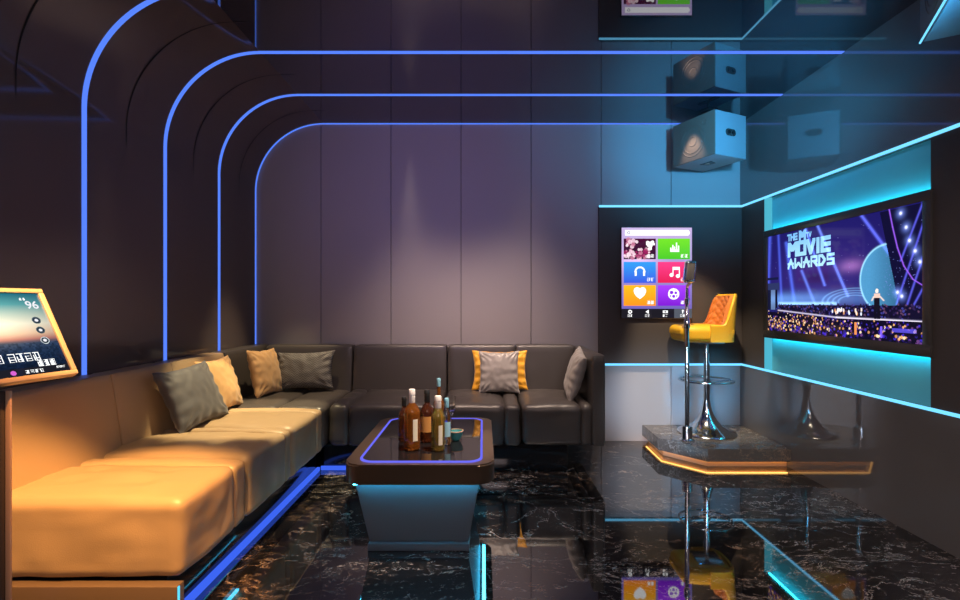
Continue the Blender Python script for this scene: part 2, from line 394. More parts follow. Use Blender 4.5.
obj('under_light', box(new(), (-1.163, 1.92, ZS0-.022), (-1.15, 2.30, ZS0-.012)), 'cyanu', t)
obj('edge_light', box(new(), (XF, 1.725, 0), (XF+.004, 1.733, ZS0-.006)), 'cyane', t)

t = thing('sofa', 'dark charcoal leather sofa along the back wall with a high right arm', 'sofa', (-.3, 3.8, 0))
YS = 3.38
segs = [(-1.85, -1.40, -1.085), (-1.075, -.93, -.30), (-.29, .155, .262), (.272, .69, .765)]
for i, (a, b, c) in enumerate(segs):
    bm = new(); y0 = YS if i else 3.31
    softbox(bm, (a, y0, ZS0), (b, 4.05, ZS), .045, .016, .006, 18, 20+i*3, .01)
    softbox(bm, (b-.01, y0+.003, ZS0), (c, 4.05, ZS-.003), .035, .012, .006, 16, 21+i*3)
    obj('seat', bm, 'darkl', t)
for i, (a, b) in enumerate(((-1.80, -1.075), (-1.075, -.295), (-.295, .265), (.265, .76))): obj('backrest', backrest_y(new(), a, b, 30+i), 'darkl', t)
obj('backrest', backrest_x(new(), 3.45, 4.17, 40), 'darkl', t)
bm = new(); softbox(bm, (.755, YS-.005, ZS0), (.852, YB-.005, .822), .022, 0, .002, 16, 44)
obj('arm', bm, 'darkl', t)
obj('plinth', box(new(), (-1.13, 3.46, 0), (.60, YB-.01, ZS0), .004), 'recess', t)
obj('led_strip', box(new(), (-1.145, 3.44, .003), (-.42, 3.46, .03), .003), 'bluef', t)

# ------------------------------------------------------------------ cushions
def cushion(label, mt, center, w, h, right, up, th=.13, seed=0, pinch=.10, wr=.012, cat='cushion'):
    """right, up: axes of the cushion in the room; local x = right, z = up, -y = face"""
    r = Vector(right).normalized(); u = Vector(up); u = (u-r*u.dot(r)).normalized(); n = u.cross(r)  # local y
    rot = Matrix((r, n, u)).transposed()
    if rot.determinant() < 0: rot = Matrix((r, -n, u)).transposed()
    base = Vector(center)
    o_m = Matrix.Translation(base) @ rot.to_4x4()
    bm = new(); N = 44
    def P(i, j, s):
        a, b = -1+2*i/N, -1+2*j/N
        px = a*w/2*(1-pinch*(1-b*b)**1.0*abs(a)**2); pz = b*h/2*(1-pinch*(1-a*a)**1.0*abs(b)**2)
        e = max(0, (1-a*a))*max(0, (1-b*b)); t = th/2*e**.42
        q = Vector((px*9, s*3+seed*7, pz*9))
        edge = 1-min(1-abs(a), 1-abs(b))
        # folds radiating from the corners
        ang = math.atan2(b-math.copysign(1, b), a-math.copysign(1, a)); d = math.hypot(abs(a)-1, abs(b)-1)
        fold = math.sin(ang*13+seed+2*noise.noise(q))*math.exp(-(d/.5)**2)*min(1, d*4)
        side = math.sin((b if abs(a) > abs(b) else a)*17+seed+3*noise.noise(q*.5))*math.exp(-((1-edge)/.28)**2)
        t += e**.3*(wr*.8*fold+wr*.55*side+wr*.6*noise.noise(q)+wr*.4*noise.noise(q*2.6))
        px += .006*noise.noise(Vector((seed, b*3, a))); pz += .006*noise.noise(Vector((b, seed, a*3)))
        return (px, -s*max(t, 0), pz)
    f = {}
    for s in (1, -1):
        for i in range(N+1):
            for j in range(N+1):
                bd = i in (0, N) or j in (0, N)
                f[s, i, j] = f[1, i, j] if (bd and s == -1) else bm.verts.new(P(i, j, s))
        for i in range(N):
            for j in range(N): bm.faces.new((f[s, i, j], f[s, i+1, j], f[s, i+1, j+1], f[s, i, j+1]))
    o = obj('cushion', bm, mt, ang=70); o.location = base; o.rotation_euler = rot.to_euler()
    return tag(o, label, cat)
cushion('slate grey square cushion leaning on the tan sofa back, nearest the tablet', 'gfab', (-1.68, 2.83, .648), .43, .37, (.10, 1, .05), (-.42, .20, 1), .13, 1)
cushion('tan cushion half hidden behind the slate grey one on the left sofa', 'tfab', (-1.735, 3.22, .648), .38, .36, (.04, 1, 0), (-.32, .12, 1), .10, 2)
cushion('tan cushion standing in the sofa corner, in front of the long patterned pillow', 'tfab', (-1.66, 3.73, .655), .37, .365, (.12, 1, -.04), (-.26, .05, 1), .12, 3)
cushion('long dark herringbone lumbar pillow lying against the charcoal sofa back', 'hfab', (-1.42, 3.90, .645), .46, .31, (1, .05, .03), (0, .30, 1), .12, 4)
cushion('bright yellow cushion mostly hidden behind the silver grey cushion', 'yfab', (.135, 3.915, .645), .45, .32, (1, 0, 0), (0, .26, 1), .09, 5)
cushion('silver grey cushion standing upright in front of the yellow one', 'lfab', (.125, 3.80, .645), .32, .335, (1, 0, 0), (0, .24, 1), .11, 6)
cushion('pale silver cushion tilted against the right arm of the charcoal sofa', 'lfab', (.690, 3.66, .655), .36, .36, (-.10, -1, -.16), (.30, .18, 1), .12, 7)

# ================================================================== COFFEE TABLE
TX0, TX1, TY0, TY1, TZ = -.642, .052, 2.22, 3.14, .45
def rrect(x0, y0, x1, y1, r, n=8):
    p = []
    for cx, cy, a0 in ((x1-r, y1-r, 0), (x0+r, y1-r, 90), (x0+r, y0+r, 180), (x1-r, y0+r, 270)):
        for i in range(n+1): a = math.radians(a0+90*i/n); p.append((cx+r*math.cos(a), cy+r*math.sin(a)))
    return p
def ring(bm, outer, inner, z0, z1):
    n = len(outer); V = [[bm.verts.new((x, y, z)) for x, y in q] for q, z in ((outer, z0), (outer, z1), (inner, z1), (inner, z0))]
    for k in range(4):
        a, b = V[k], V[(k+1) % 4]
        for i in range(n): bm.faces.new((a[i], a[(i+1) % n], b[(i+1) % n], b[i]))
    return bm
t = thing('coffee_table', 'bronze coffee table with glossy black top and glowing blue inlay', 'table', ((TX0+TX1)/2, 2.68, 0))
obj('tabletop', prism(new(), rrect(TX0, TY0, TX1, TY1, .075), TZ-.096, TZ-.004, .008, 3), 'bronze', t)
obj('glass_inset', prism(new(), rrect(TX0+.068, TY0+.038, TX1-.062, TY1-.045, .065), TZ-.006, TZ-.001), 'bglass', t)
obj('led_ring', ring(new(), rrect(TX0+.060, TY0+.030, TX1-.054, TY1-.037, .072), rrect(TX0+.071, TY0+.043, TX1-.065, TY1-.048, .062), TZ-.006, TZ+.0015), 'blued', t)
bm = new()
lo = [(-.545, 2.345), (-.07, 2.345), (-.07, 3.02), (-.545, 3.02)]; hi = [(-.605, 2.29), (-.015, 2.29), (-.015, 3.08), (-.605, 3.08)]
a = [bm.verts.new((x, y, .035)) for x, y in lo]; b = [bm.verts.new((x, y, TZ-.098)) for x, y in hi]
bm.faces.new(a[::-1]); bm.faces.new(b)
for i in range(4): bm.faces.new((a[i], a[(i+1) % 4], b[(i+1) % 4], b[i]))
bmesh.ops.bevel(bm, geom=list(bm.edges), offset=.004, segments=2, affect='EDGES')
obj('base', bm, 'tbase', t)
obj('foot', box(new(), (-.55, 2.325, 0), (-.065, 3.04, .034), .003), 'tbase', t)
bm = new(); z0, z1 = TZ-.104, TZ-.096
for q in (((-.636, 2.37, TZ-.098), (-.622, 3.10, z1)), ((-.004, 2.27, TZ-.098), (.014, 3.10, z1)), ((-.60, 2.255, z0-.004), (-.02, 2.268, z1)), ((-.60, 3.09, z0), (-.02, 3.10, z1))): box(bm, *q)
obj('under_light', bm, 'cyant', t)

# ------------------------------------------------------------------ bottles and glasses
def bottle(label, x, y, r, h, neck, glassm, capm, labelm=None, capfrac=.18, shoulder=.62, lab=(.15, .5), thin=None):
    z = TZ+.0005
    t = thing('bottle', label, 'bottle', (x, y, z), group='bottles on the coffee table')
    cz = h*(1-capfrac)
    prof = [(0, .004), (r*.8, .0), (r, .006), (r, h*shoulder*.9), (r*.97, h*shoulder*.96), (r*.75, h*shoulder*1.06), (neck*1.25, h*shoulder*1.16), (neck, h*shoulder*1.24), (neck, cz+.004), (0, cz+.004)]
    obj('body', lathe(new(), prof, x, y, z), glassm, t)
    c = [(0, cz-.012), (neck*1.15, cz-.012), (neck*1.2, cz-.010), (neck*1.2, cz+(h-cz)*.45), (neck*1.05, cz+(h-cz)*.47), (neck*1.05, cz+(h-cz)*.52), (neck*1.25, cz+(h-cz)*.54), (neck*1.25, h-.003), (neck*1.1, h), (0, h)]
    c = [(rr, max(zz, cz-.012)) for rr, zz in c]
    obj('cap', lathe(new(), c, x, y, z, 24), capm, t)
    if labelm:
        bm = new(); n = 14; a0, a1 = math.radians(-90-55), math.radians(-90+55); R = r+.0008; pv = None
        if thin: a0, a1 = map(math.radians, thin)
        for i in range(n+1):
            a = a0+(a1-a0)*i/n; cv = [bm.verts.new((x+R*math.cos(a), y+R*math.sin(a), z+h*k)) for k in lab]
            if pv: bm.faces.new((pv[0], cv[0], cv[1], pv[1]))
            pv = cv
        obj('label', bm, labelm, t)
bottle('short dark brown bottle at the left end, behind the amber bottle with white cap', -.419, 2.59, .030, .235, .011, 'brown', 'cap_b', None, .15)
bottle('amber whisky bottle with white cap, front left of the group', -.356, 2.448, .041, .300, .013, 'amber', 'cap_w', 'stripe_w', .20, .66, (.16, .52), (-75, -40))  # narrow upright cream stripe on one side of the glass
bottle('brown bottle with black cap and orange label, middle of the group', -.297, 2.59, .037, .272, .013, 'brown', 'cap_b', 'label_o', .19, .62, (.20, .50))
bottle('olive amber bottle with white cap at the front of the group, right of centre', -.224, 2.43, .034, .270, .014, 'olive', 'cap_w', 'stripe_w', .20, .66, (.12, .48), (-80, -45))  # same narrow cream stripe on the olive glass
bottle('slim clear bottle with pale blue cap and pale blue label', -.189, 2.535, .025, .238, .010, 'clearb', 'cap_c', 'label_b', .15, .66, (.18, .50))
bottle('tallest slim bottle behind the white-capped olive one, its pale blue tip on top', -.242, 2.67, .030, .320, .009, 'amber', 'cap_c', None, .10, .60)
gx, gy = -.182, 2.76
gp = [(0, .001), (.032, .0), (.033, .003), (.008, .007), (.0045, .02), (.0045, .085), (.012, .10), (.024, .125), (.027, .16), (.026, .205), (.0245, .205), (.0255, .16), (.022, .127), (.01, .106), (0, .102)]
meshthing('wine_glass', lathe(new(), gp, gx, gy, TZ+.0005), 'clear', 'clear stemmed glass behind the pale blue capped bottle', 'glass', (gx, gy, TZ))
gx, gy = -.145, 2.61
t = thing('bowl', 'small teal bowl on the black tabletop right of the bottles', 'bowl', (gx, gy, TZ))
obj('dish', lathe(new(), [(0, .001), (.018, 0), (.022, .004), (.036, .03), (.040, .048), (.037, .048), (.032, .03), (.018, .01), (0, .008)], gx, gy, TZ+.0005), 'teal', t)
obj('rim', lathe(new(), [(.0365, .047), (.0405, .047), (.041, .051), (.037, .052), (.0365, .047)], gx, gy, TZ+.0005), 'rosegold', t)

# ================================================================== STAGE, BAR STOOL, MICROPHONE
t = thing('stage', 'low dark marble corner stage with warm light glowing under its edge', 'platform', (1.8, 3.8, 0))
pp = [(1.362, 4.178), (1.352, 3.77), (1.607, 3.485), (XR-.002, 3.485), (XR-.002, 4.178)]
obj('slab', prism(new(), pp, .047, .14, .004), 'stage', t, smooth=False)
ip = [(1.41, 4.178), (1.40, 3.79), (1.627, 3.535), (XR-.002, 3.535), (XR-.002, 4.178)]
obj('plinth', prism(new(), ip, 0, .047), 'rosegold', t, smooth=False)
bm = new()
for a, b in (((1.395, 4.17), (1.385, 3.785)), ((1.385, 3.785), (1.618, 3.522)), ((1.618, 3.522), (XR-.005, 3.522))): tube(bm, [(a[0], a[1], .0425), (b[0], b[1], .0425)], .0045, 8)
obj('led_strip', bm, 'warm', t)

SX, SY, SZ = 1.80, 3.93, .14
yaw = Matrix.Rotation(math.radians(-2), 3, 'Z')
t = thing('bar_stool', 'yellow leather bar stool with chrome pedestal standing on the corner stage', 'stool', (SX, SY, SZ), yaw)
obj('pedestal_base', lathe(new(), [(0, .0), (.215, 0), (.222, .006), (.214, .015), (.165, .032), (.118, .062), (.08, .105), (.052, .155), (.036, .205), (.027, .26), (0, .26)], n=56), 'chrome', t, world=False)
obj('column', lathe(new(), [(0, .22), (.024, .22), (.024, .60), (.028, .602), (.028, .64), (.018, .645), (.018, .74), (0, .74)], n=28), 'chrome', t, world=False)
bm = new()
rg = [(.205*math.cos(2*PI*i/48)-.005, .19*math.sin(2*PI*i/48), .422) for i in range(48)]
tube(bm, rg, .008, 10, True); tube(bm, [(-.20, -.03, .422), (0, -.01, .40)], .007); tube(bm, [(-.20, .03, .422), (0, .01, .40)], .007)
tube(bm, [(.19, 0, .422), (0, 0, .40)], .007)
lathe(bm, [(.020, .385), (.030, .387), (.030, .415), (.020, .417)], n=24)
obj('footrest', bm, 'chrome', t, world=False)
obj('mounting_plate', box(new(), (-.10, -.10, .72), (.10, .10, .738), .004), 'chrome', t, world=False)
# seat: front is local -x
bm = new(); softbox(bm, (-.255, -.18, .735), (.155, .18, .862), .045, .012, .002, 20, 3)
for v in bm.verts:
    k = max(0, (-v.co.x-.06)/.2); v.co.y *= 1-.14*k*k
    if v.co.z < .79: v.co.x *= .96
obj('seat', bm, 'yellow', t, world=False)
def shell(bm, th_in, th_out, z_lo, extra=0, tuft=False, NU=48, NV=20, top=1.115):
    rows = {}
    for i in range(NU+1):
        u = -1+2*i/NU; a = u*math.radians(104)
        R0 = .235
        c, s_ = math.cos(a), math.sin(a)
        k = (abs(c)**3.2+abs(s_)**3.2)**(-1/3.2)
        e = min(1, max(0, (R0*c*k*.9-.05)/.125)); e = e*e*(3-2*e); e = e**1.4; hh = .872+(top-.872)*e
        for j in range(NV+1):
            v = j/NV; z = z_lo+(hh-z_lo)*v; lean = .045*((z-z_lo)/.3)*max(0, c)
            for q, off in ((0, -th_in), (1, th_out)):
                o = off
                if q == 0 and tuft: o -= .010*abs(math.sin(u*9*PI/2*1.0+v*4*PI))*abs(math.sin(u*9*PI/2*1.0-v*4*PI))
                if j in (NV,): o *= .4
                R = (R0+o)*k
                rows[q, i, j] = bm.verts.new((R*c*.72+lean*.6-.005, R*s_*.80, z))
    for q in (0, 1):
        for i in range(NU):
            for j in range(NV): bm.faces.new((rows[q, i, j], rows[q, i+1, j], rows[q, i+1, j+1], rows[q, i, j+1]))
    for i in range(NU):
        for j in (0, NV): bm.faces.new((rows[0, i, j], rows[0, i+1, j], rows[1, i+1, j], rows[1, i, j]))
    for j in range(NV):
        for i in (0, NU): bm.faces.new((rows[0, i, j], rows[0, i, j+1], rows[1, i, j+1], rows[1, i, j]))
    return bm
obj('backrest', shell(new(), .012, .012, .74), 'yellow', t, world=False)
obj('backrest_padding', shell(new(), .034, -.0135, .83, tuft=True, NU=96, NV=40, top=1.105), 'cognac', t, world=False)

mx, my = 1.551, 3.71
t = thing('microphone_stand', 'chrome microphone stand with a vintage microphone on the stage in front of the stool', 'microphone', (mx, my, .14))
obj('foot', lathe(new(), [(0, 0), (.052, 0), (.054, .006), (.042, .014), (.038, .02), (.038, .10), (.034, .108), (.017, .112), (0, .112)], mx, my, .14), 'chrome', t)
obj('pole', lathe(new(), [(0, .11), (.0165, .11), (.0165, .70), (.020, .702), (.020, .74), (.0165, .742), (.0165, .86), (0, .86)], mx, my, .14, 24), 'chrome', t)
obj('clutch', lathe(new(), [(0, .85), (.021, .85), (.023, .86), (.023, .91), (.015, .925), (.013, 1.03), (.019, 1.035), (.019, 1.075), (.012, 1.08), (.010, 1.16), (0, 1.16)], mx, my, .14, 24), 'chrome', t)
obj('swivel', tube(new(), [(mx, my, 1.29), (mx+.004, my, 1.315), (mx+.018, my, 1.33), (mx+.03, my-.005, 1.336)], [.010, .011, .012, .008]), 'rosegold', t)
bm = new(); box(bm, (mx-.022, my-.030, 1.335), (mx+.062, my+.030, 1.505), .022, 4)
for v in bm.verts: v.co.x += .10*(v.co.z-1.42)
hd = obj('microphone_head', bm, 'chrome', t)
bm = new(); box(bm, (mx-.017, my-.0325, 1.355), (mx+.043, my-.026, 1.488), .010, 3)
for v in bm.verts: v.co.x += .10*(v.co.z-1.42)
obj('mesh_grille', bm, 'tvframe', hd)
bm = new()
for i in range(9):
    z = 1.35+i*.0165; tube(bm, [(mx+.050+.1*(z-1.42), my-.031, z), (mx+.066+.1*(z-1.42), my-.015, z), (mx+.066+.1*(z-1.42), my+.015, z)], .0035, 6)
obj('ribs', bm, 'chrome', hd)

# ================================================================== SPEAKERS
def speaker(label, corner, front, side, wf, ws, h, sgn, strip=False):
    """corner = lower corner shared by grille face and cabinet side (world); front = unit dir along the grille face, side = along the cabinet side"""
    f = Vector((*front, 0)).normalized(); s = Vector((*side, 0)); s = (s-f*s.dot(f)).normalized()
    c = Vector(corner); ctr = c+f*wf/2+s*ws/2
    rot = Matrix((f, s, Vector((0, 0, 1)))).transposed()
    if rot.determinant() < 0: rot = Matrix((-f, s, Vector((0, 0, 1)))).transposed()
    t = thing('speaker', label, 'speaker', (ctr.x, ctr.y, c.z), rot)
    a, b = wf/2, ws/2   # local x along the grille, local y: -b is the grille plane
    obj('cabinet', box(new(), (-a, -b+.012, 0), (a, b, h), .004), 'spk', t, world=False)
    obj('grille', box(new(), (-a, -b, 0), (a, -b+.011, h), .003), 'grille', t, world=False)
    bm = new()
    for r in (.09, .115, .035): 
        pts = [(r*math.cos(2*PI*i/40), -b-.0006, h*.45+r*math.sin(2*PI*i/40)) for i in range(40)]; tube(bm, pts, .0022, 6, True)
    pts = [(.11+.02*math.cos(2*PI*i/24), -b-.0006, h*.8+.02*math.sin(2*PI*i/24)) for i in range(24)]; tube(bm, pts, .002, 6, True)
    obj('cone_rings', bm, 'grille', t, world=False)
    # socket plate on the side facing the viewer
    e = sgn*a; y0 = b*.0
    bm = new(); pts = []
    for cy, a0 in ((.028, -90), (-.028, 90)):
        for i in range(13):
            q = math.radians(a0+180*i/12); pts.append((y0+cy+.026*math.cos(q)*(1 if True else 1), .026*math.sin(q)))
    v0 = [bm.verts.new((e, y, h*.55+z)) for y, z in pts]; v1 = [bm.verts.new((e+sgn*.004, y, h*.55+z)) for y, z in pts]
    bm.faces.new(v0); bm.faces.new(v1)
    for i in range(len(pts)): j = (i+1) % len(pts); bm.faces.new((v0[i], v0[j], v1[j], v1[i]))
    pl = obj('socket_plate', bm, 'tvframe', t, world=False)
    for cy in (.024, -.024):
        bm = new(); bmesh.ops.create_cone(bm, cap_ends=True, segments=24, radius1=.017, radius2=.015, depth=.012, matrix=Matrix.Translation((e+sgn*.007, y0+cy, h*.55)) @ Matrix.Rotation(PI/2, 4, 'Y'))
        obj('socket', bm, 'black', pl, world=False)
    # dark badge under the cabinet
    bm = new(); prism(bm, [(-.055, -.035), (.055, -.035), (.035, .035), (-.035, .035)], -.003, 0)
    bd = obj('badge', bm, 'black', t, world=False)
    prism(bm := new(), [(-.02, -.02), (.02, -.02), (0, .018)], -.0045, -.003); obj('badge_triangle', bm, 'rosegold', bd, world=False)
    bm = new(); tube(bm, [(0, 0, h-.01), (0, 0, H-c.z-.012)], .011, 12); box(bm, (-.05, -.05, H-c.z-.014), (.05, .05, H-c.z-.001), .003); box(bm, (-.09, -.02, h), (.09, .02, h+.012), .003)
    obj('ceiling_bracket', bm, 'black', t, world=False)
    if strip: obj('edge_glint', box(new(), (-a, -b-.003, -.004), (a, -b+.003, .002)), 'cyan', t, world=False)  # painted glint: emissive sliver imitates a cyan highlight on the cabinet edge
    return t
speaker('grey speaker hanging from the ceiling above the menu screen, warm light on its brown grille', (1.727, 3.64, 2.296), (-.42, .91), (.91, .42), .40, .345, .335, 1)
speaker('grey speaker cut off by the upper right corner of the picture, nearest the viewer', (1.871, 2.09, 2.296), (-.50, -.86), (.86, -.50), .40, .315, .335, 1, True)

# ================================================================== MENU SCREEN (portrait, on the back wall)
U = lin
W2, H2 = .593, .764
p = Pic(210, 272, 1.0, 1.29); r = random.Random(3)
g = p.y/1.29
p.put(np.ones_like(g), (0, 0, 0)); p.a = (U(190, 170, 215)[None, None]*(1-g[..., None])+U(90, 80, 170)[None, None]*g[..., None])*1.0
p.add(np.exp(-((p.x-.2)/.3)**2-((p.y-.45)/.2)**2), (.35, .2, .25))
p.rect(0.05, .035, .95, .115, U(250, 250, 255)); p.disc(.045+.04, .075, .04, U(250, 250, 255)); p.disc(.93, .075, .04, U(250, 250, 255))
p.disc(.10, .073, .022, U(150, 150, 170)); p.disc(.10, .073, .012, U(250, 250, 255))
tiles = [(.03, .155, (70, 10, 50), (40, 20, 45)), (.515, .155, (110, 215, 40), (70, 190, 40)), (.03, .49, (50, 150, 230), (55, 85, 215)), (.515, .49, (235, 60, 130), (215, 30, 80)), (.03, .82, (255, 180, 30), (250, 140, 30)), (.515, .82, (160, 60, 240), (120, 25, 200))]
for (x0, y0, c0, c1) in tiles:
    msk = (p.x > x0) & (p.x < x0+.455) & (p.y > y0) & (p.y < y0+.295); k = np.clip((p.y-y0)/.295, 0, 1)[..., None]
    p.a = np.where(msk[..., None], U(*c0)*(1-k)+U(*c1)*k, p.a)
WH = U(255, 255, 255)
for i in range(70):   # flowery photograph on the first tile
    q, s = r.random()*.36, r.random(); x, y = .04+q, .17+.27*s
    if q < .18 or s > .5: p.disc(x, y, .012+.022*r.random(), U(*r.choice([(235, 200, 215), (250, 225, 235), (150, 30, 90), (200, 120, 150)])), .8)
p.rect(.36, .20, .44, .27, WH); p.rect(.35, .22, .47, .25, WH); p.rect(.38, .26, .43, .32, WH); p.disc(.37, .21, .022, WH); p.disc(.44, .205, .022, WH)
for i, hh in enumerate((.06, .10, .075, .13, .09)): p.rect(.69+i*.027, .345-hh, .71+i*.027, .345, WH)
p.rect(.69, .315, .82, .345, WH)
p.put(((np.abs(np.hypot(p.x-.26, p.y-.63)-.065) < .012) & (p.y < .64)).astype(float), WH); p.rect(.185, .62, .215, .69, WH); p.rect(.305, .62, .335, .69, WH)
p.disc(.71, .675, .028, WH); p.disc(.80, .69, .028, WH); p.rect(.722, .56, .738, .675, WH); p.rect(.812, .58, .828, .69, WH); p.rect(.722, .56, .828, .60, WH)
hx, hy = (p.x-.26)/.085, -(p.y-.945)/.085
p.put((((hx**2+hy**2-1+.2)**3-hx**2*hy**3) < 0).astype(float), WH)
p.disc(.74, .945, .08, WH); 
for dx, dy, rr in ((-.03, -.02, .026), (.03, -.015, .02), (.0, .035, .022), (-.045, .03, .012), (.045, .03, .012)): p.disc(.74+dx, .945+dy, rr, U(130, 40, 215))
for (x0, y0, _, _) in tiles:
    for i in range(2): p.glyph(x0+.33+i*.055, y0+.225, .046, .046, WH, r)
p.rect(0, 1.155, 1, 1.29, U(28, 26, 34)); p.rect(.75, 1.155, 1, 1.29, U(80, 85, 95))
for i in range(4):
    x = .12+.25*i
    if i == 0: p.disc(x, 1.2, .028, WH); p.disc(x, 1.2, .012, U(28, 26, 34))
    elif i == 1: p.put(((np.abs(p.y-1.2) < (p.x-(x-.03))*.7) & (p.x < x+.015) & (p.x > x-.03)).astype(float), WH)
    elif i == 2: p.rect(x-.035, 1.18, x+.035, 1.22, WH); p.disc(x, 1.2, .012, U(28, 26, 34))
    else: p.disc(x, 1.185, .015, WH); p.rect(x-.006, 1.19, x+.006, 1.225, WH)
    for q in range(2): p.glyph(x-.035+q*.037, 1.24, .03, .03, WH, r)
t = thing('menu_screen', 'portrait touch screen with six coloured tiles glowing on the dark back wall panel', 'screen', (1.171+W2/2, YB-.03, 1.055))
obj('housing', box(new(), (1.166, 4.122, 1.049), (1.171+W2+.005, YB-.032, 1.825), .004), 'tvframe', t)
picture('display', p.a, W2, H2, t, screen_mat('menu_picture', 1.25), Matrix.Translation((1.171, 4.1205, 1.055)))

# ================================================================== TELEVISION
ty0, ty1, tz0, tz1 = 2.433, 3.761, .975, 1.69
W, HH = ty1-ty0, tz1-tz0
p = Pic(440, 236, 1.0, 1.0); r = random.Random(11); v = 1-p.y; u = p.x
p.a = U(26, 22, 92)[None, None]*np.ones_like(p.a)
p.add(np.exp(-((u-.45)/.35)**2-((v-.55)/.28)**2), np.array([.025, .012, .07])); p.add(np.exp(-((u-.64)/.07)**2-((v-.60)/.05)**2), np.array([.22, .09, .22]))
p.add(np.exp(-((v-.33)/.06)**2)*np.clip(1.1-u, 0, 1), np.array([.10, .25, .55])); p.add(np.exp(-((v-.285)/.015)**2)*(u < .55)*(u > .1), np.array([.3, .55, .8]))
p.put(np.exp(-((u-.42)/.12)**2-((v-.52)/.06)**2), U(30, 22, 70), .7)
for k in range(4): # rings round the planet
    d = np.hypot((u-.66)/1.0, (v-.30)/.55); p.add(np.exp(-((d-.10-.035*k)/.008)**2)*(v > .29), np.array([.08, .18, .30]))
# planet
d = np.hypot((u-.835)*1.86, v-.475)/.265; pl = (d < 1)
sh = np.clip(1-.75*np.clip((u-.74)*6, 0, 1), 0.15, 1)
col = np.stack([.06*sh+.01, .24*sh+.04, .42*sh+.10], -1); nz = rng.random(u.shape)*.12+.9
p.a = np.where(pl[..., None], col*nz[..., None], p.a); p.add(np.exp(-((d-1)/.03)**2)*(u < .84), np.array([.25, .5, .6]))
# block lettering on the stage backdrop
LT = {'T': 'a c,b h', 'H': 'a g,c i,d f', 'E': 'c a g i,d f', 'M': 'g a e c i', 'O': 'a c i g a', 'V': 'a h c', 'I': 'b h', 'A': 'g b i,d f', 'W': 'a g e i c', 'R': 'g a c f d,e i', 'D': 'a b f h g a', 'S': 'c a d f i g'}
GP = {k: (q % 3/2, q//3/2) for q, k in enumerate('abcdefghi')}
def word(txt, u0, v0, u1, v1, th, gap=.22):
    n = len(txt); wdt = [(.35 if ch == 'I' else 1.25 if ch in 'MW' else 1) for ch in txt]; unit = (u1-u0)/(sum(wdt)+gap*(n-1)); x = u0
    for ch, ww in zip(txt, wdt):
        w_ = unit*ww
        for st in LT[ch].split(','):
            ks = st.split()
            for a, b in zip(ks, ks[1:]):
                (ax, ay), (bx_, by) = GP[a], GP[b]
                if ch == 'I': ax = bx_ = .5
                X0, Y0, X1, Y1 = x+w_*ax, v1-(v1-v0)*ay, x+w_*bx_, v1-(v1-v0)*by
                dx, dy = (X1-X0)*1.86, Y1-Y0; tt = np.clip(((u-X0)*1.86*dx+(v-Y0)*dy)/(dx*dx+dy*dy), 0, 1)
                d_ = np.maximum(abs((u-X0)*1.86-tt*dx), abs(v-Y0-tt*dy))
                k_ = np.clip((v-.60)/.38, 0, 1)[..., None]
                p.a = np.where((d_ < th)[..., None], np.array([.16, .42, .78])*k_+np.array([.42, .75, .95])*(1-k_), p.a)
        x += w_+unit*gap
word('THE', .185, .915, .262, .97, .009); word('M', .285, .90, .325, .975, .016, .1); word('TV', .338, .915, .372, .955, .006, .3)
word('MOVIE', .195, .765, .50, .875, .021, .42); word('AWARDS', .19, .64, .53, .72, .0115, .42)
# light beams
for (x0, y0, x1, y1, wd, c) in ((.02, 1, .0, .35, .02, (.05, .08, .5)), (.42, 1.0, .62, .35, .012, (.12, .2, .8)), (.33, 1.0, .47, .45, .012, (.10, .17, .75)), (.70, 1.0, .97, .38, .012, (.10, .13, .75)), (.17, .9, .24, .3, .018, (.05, .10, .55)), (.30, .6, .40, .28, .014, (.08, .15, .6)), (.10, 1, .13, .3, .014, (.04, .07, .45))): p.line(x0, 1-y0, x1, 1-y1, wd*.75, c, add=True)
# dark tower
tw = (u > .80+(.98-v)*.13) & (v > .2) & (v < .99); p.a = np.where(tw[..., None], np.array(U(14, 12, 46)), p.a)
for (x0, y0, x1, y1) in ((.90, .60, 1.0, 1.0), (.88, .28, 1.0, .85), (.93, .28, 1.0, .62), (.95, .25, 1.0, .40)): p.line(x0, 1-y0, x1, 1-y1, .0045, (.08, .08, .6), add=True)
pts = [(.845, 1.0), (.862, .86), (.885, .70), (.915, .56), (.955, .46), (1.0, .41)]
for a, b in zip(pts, pts[1:]): p.line(a[0], 1-a[1], b[0], 1-b[1], .0028, U(150, 90, 240))
for (x, y) in ((.90, .95), (.925, .84), (.94, .74), (.965, .66), (.985, .58), (.885, .37), (.905, .34)): p.add(np.exp(-(((u-x)*1.86)**2+(v-y)**2)/.00012), (1, 1, 1)); p.add(np.exp(-(((u-x)*1.86)**2+(v-y)**2)/.0012), (.1, .15, .5))
for i in range(60): p.disc(.82+.15*r.random()*1, 1-(.35+.3*r.random()), .0022, U(120, 130, 220), .6)
for i in range(70): p.disc(r.random(), 1-(.3+.65*r.random()), .0018, U(150, 150, 230), .6)
# left structure
p.rect(0, 1-.56, .10, 1-.535, U(20, 24, 60)); p.rect(0, 1-.50, .11, 1-.43, U(40, 48, 90)); p.rect(0, 1-.43, .03, 1-.22, U(20, 22, 50)); p.rect(.03, 1-.43, .07, 1-.22, U(120, 150, 190), .5); p.rect(.07, 1-.43, .09, 1-.22, U(15, 15, 40))
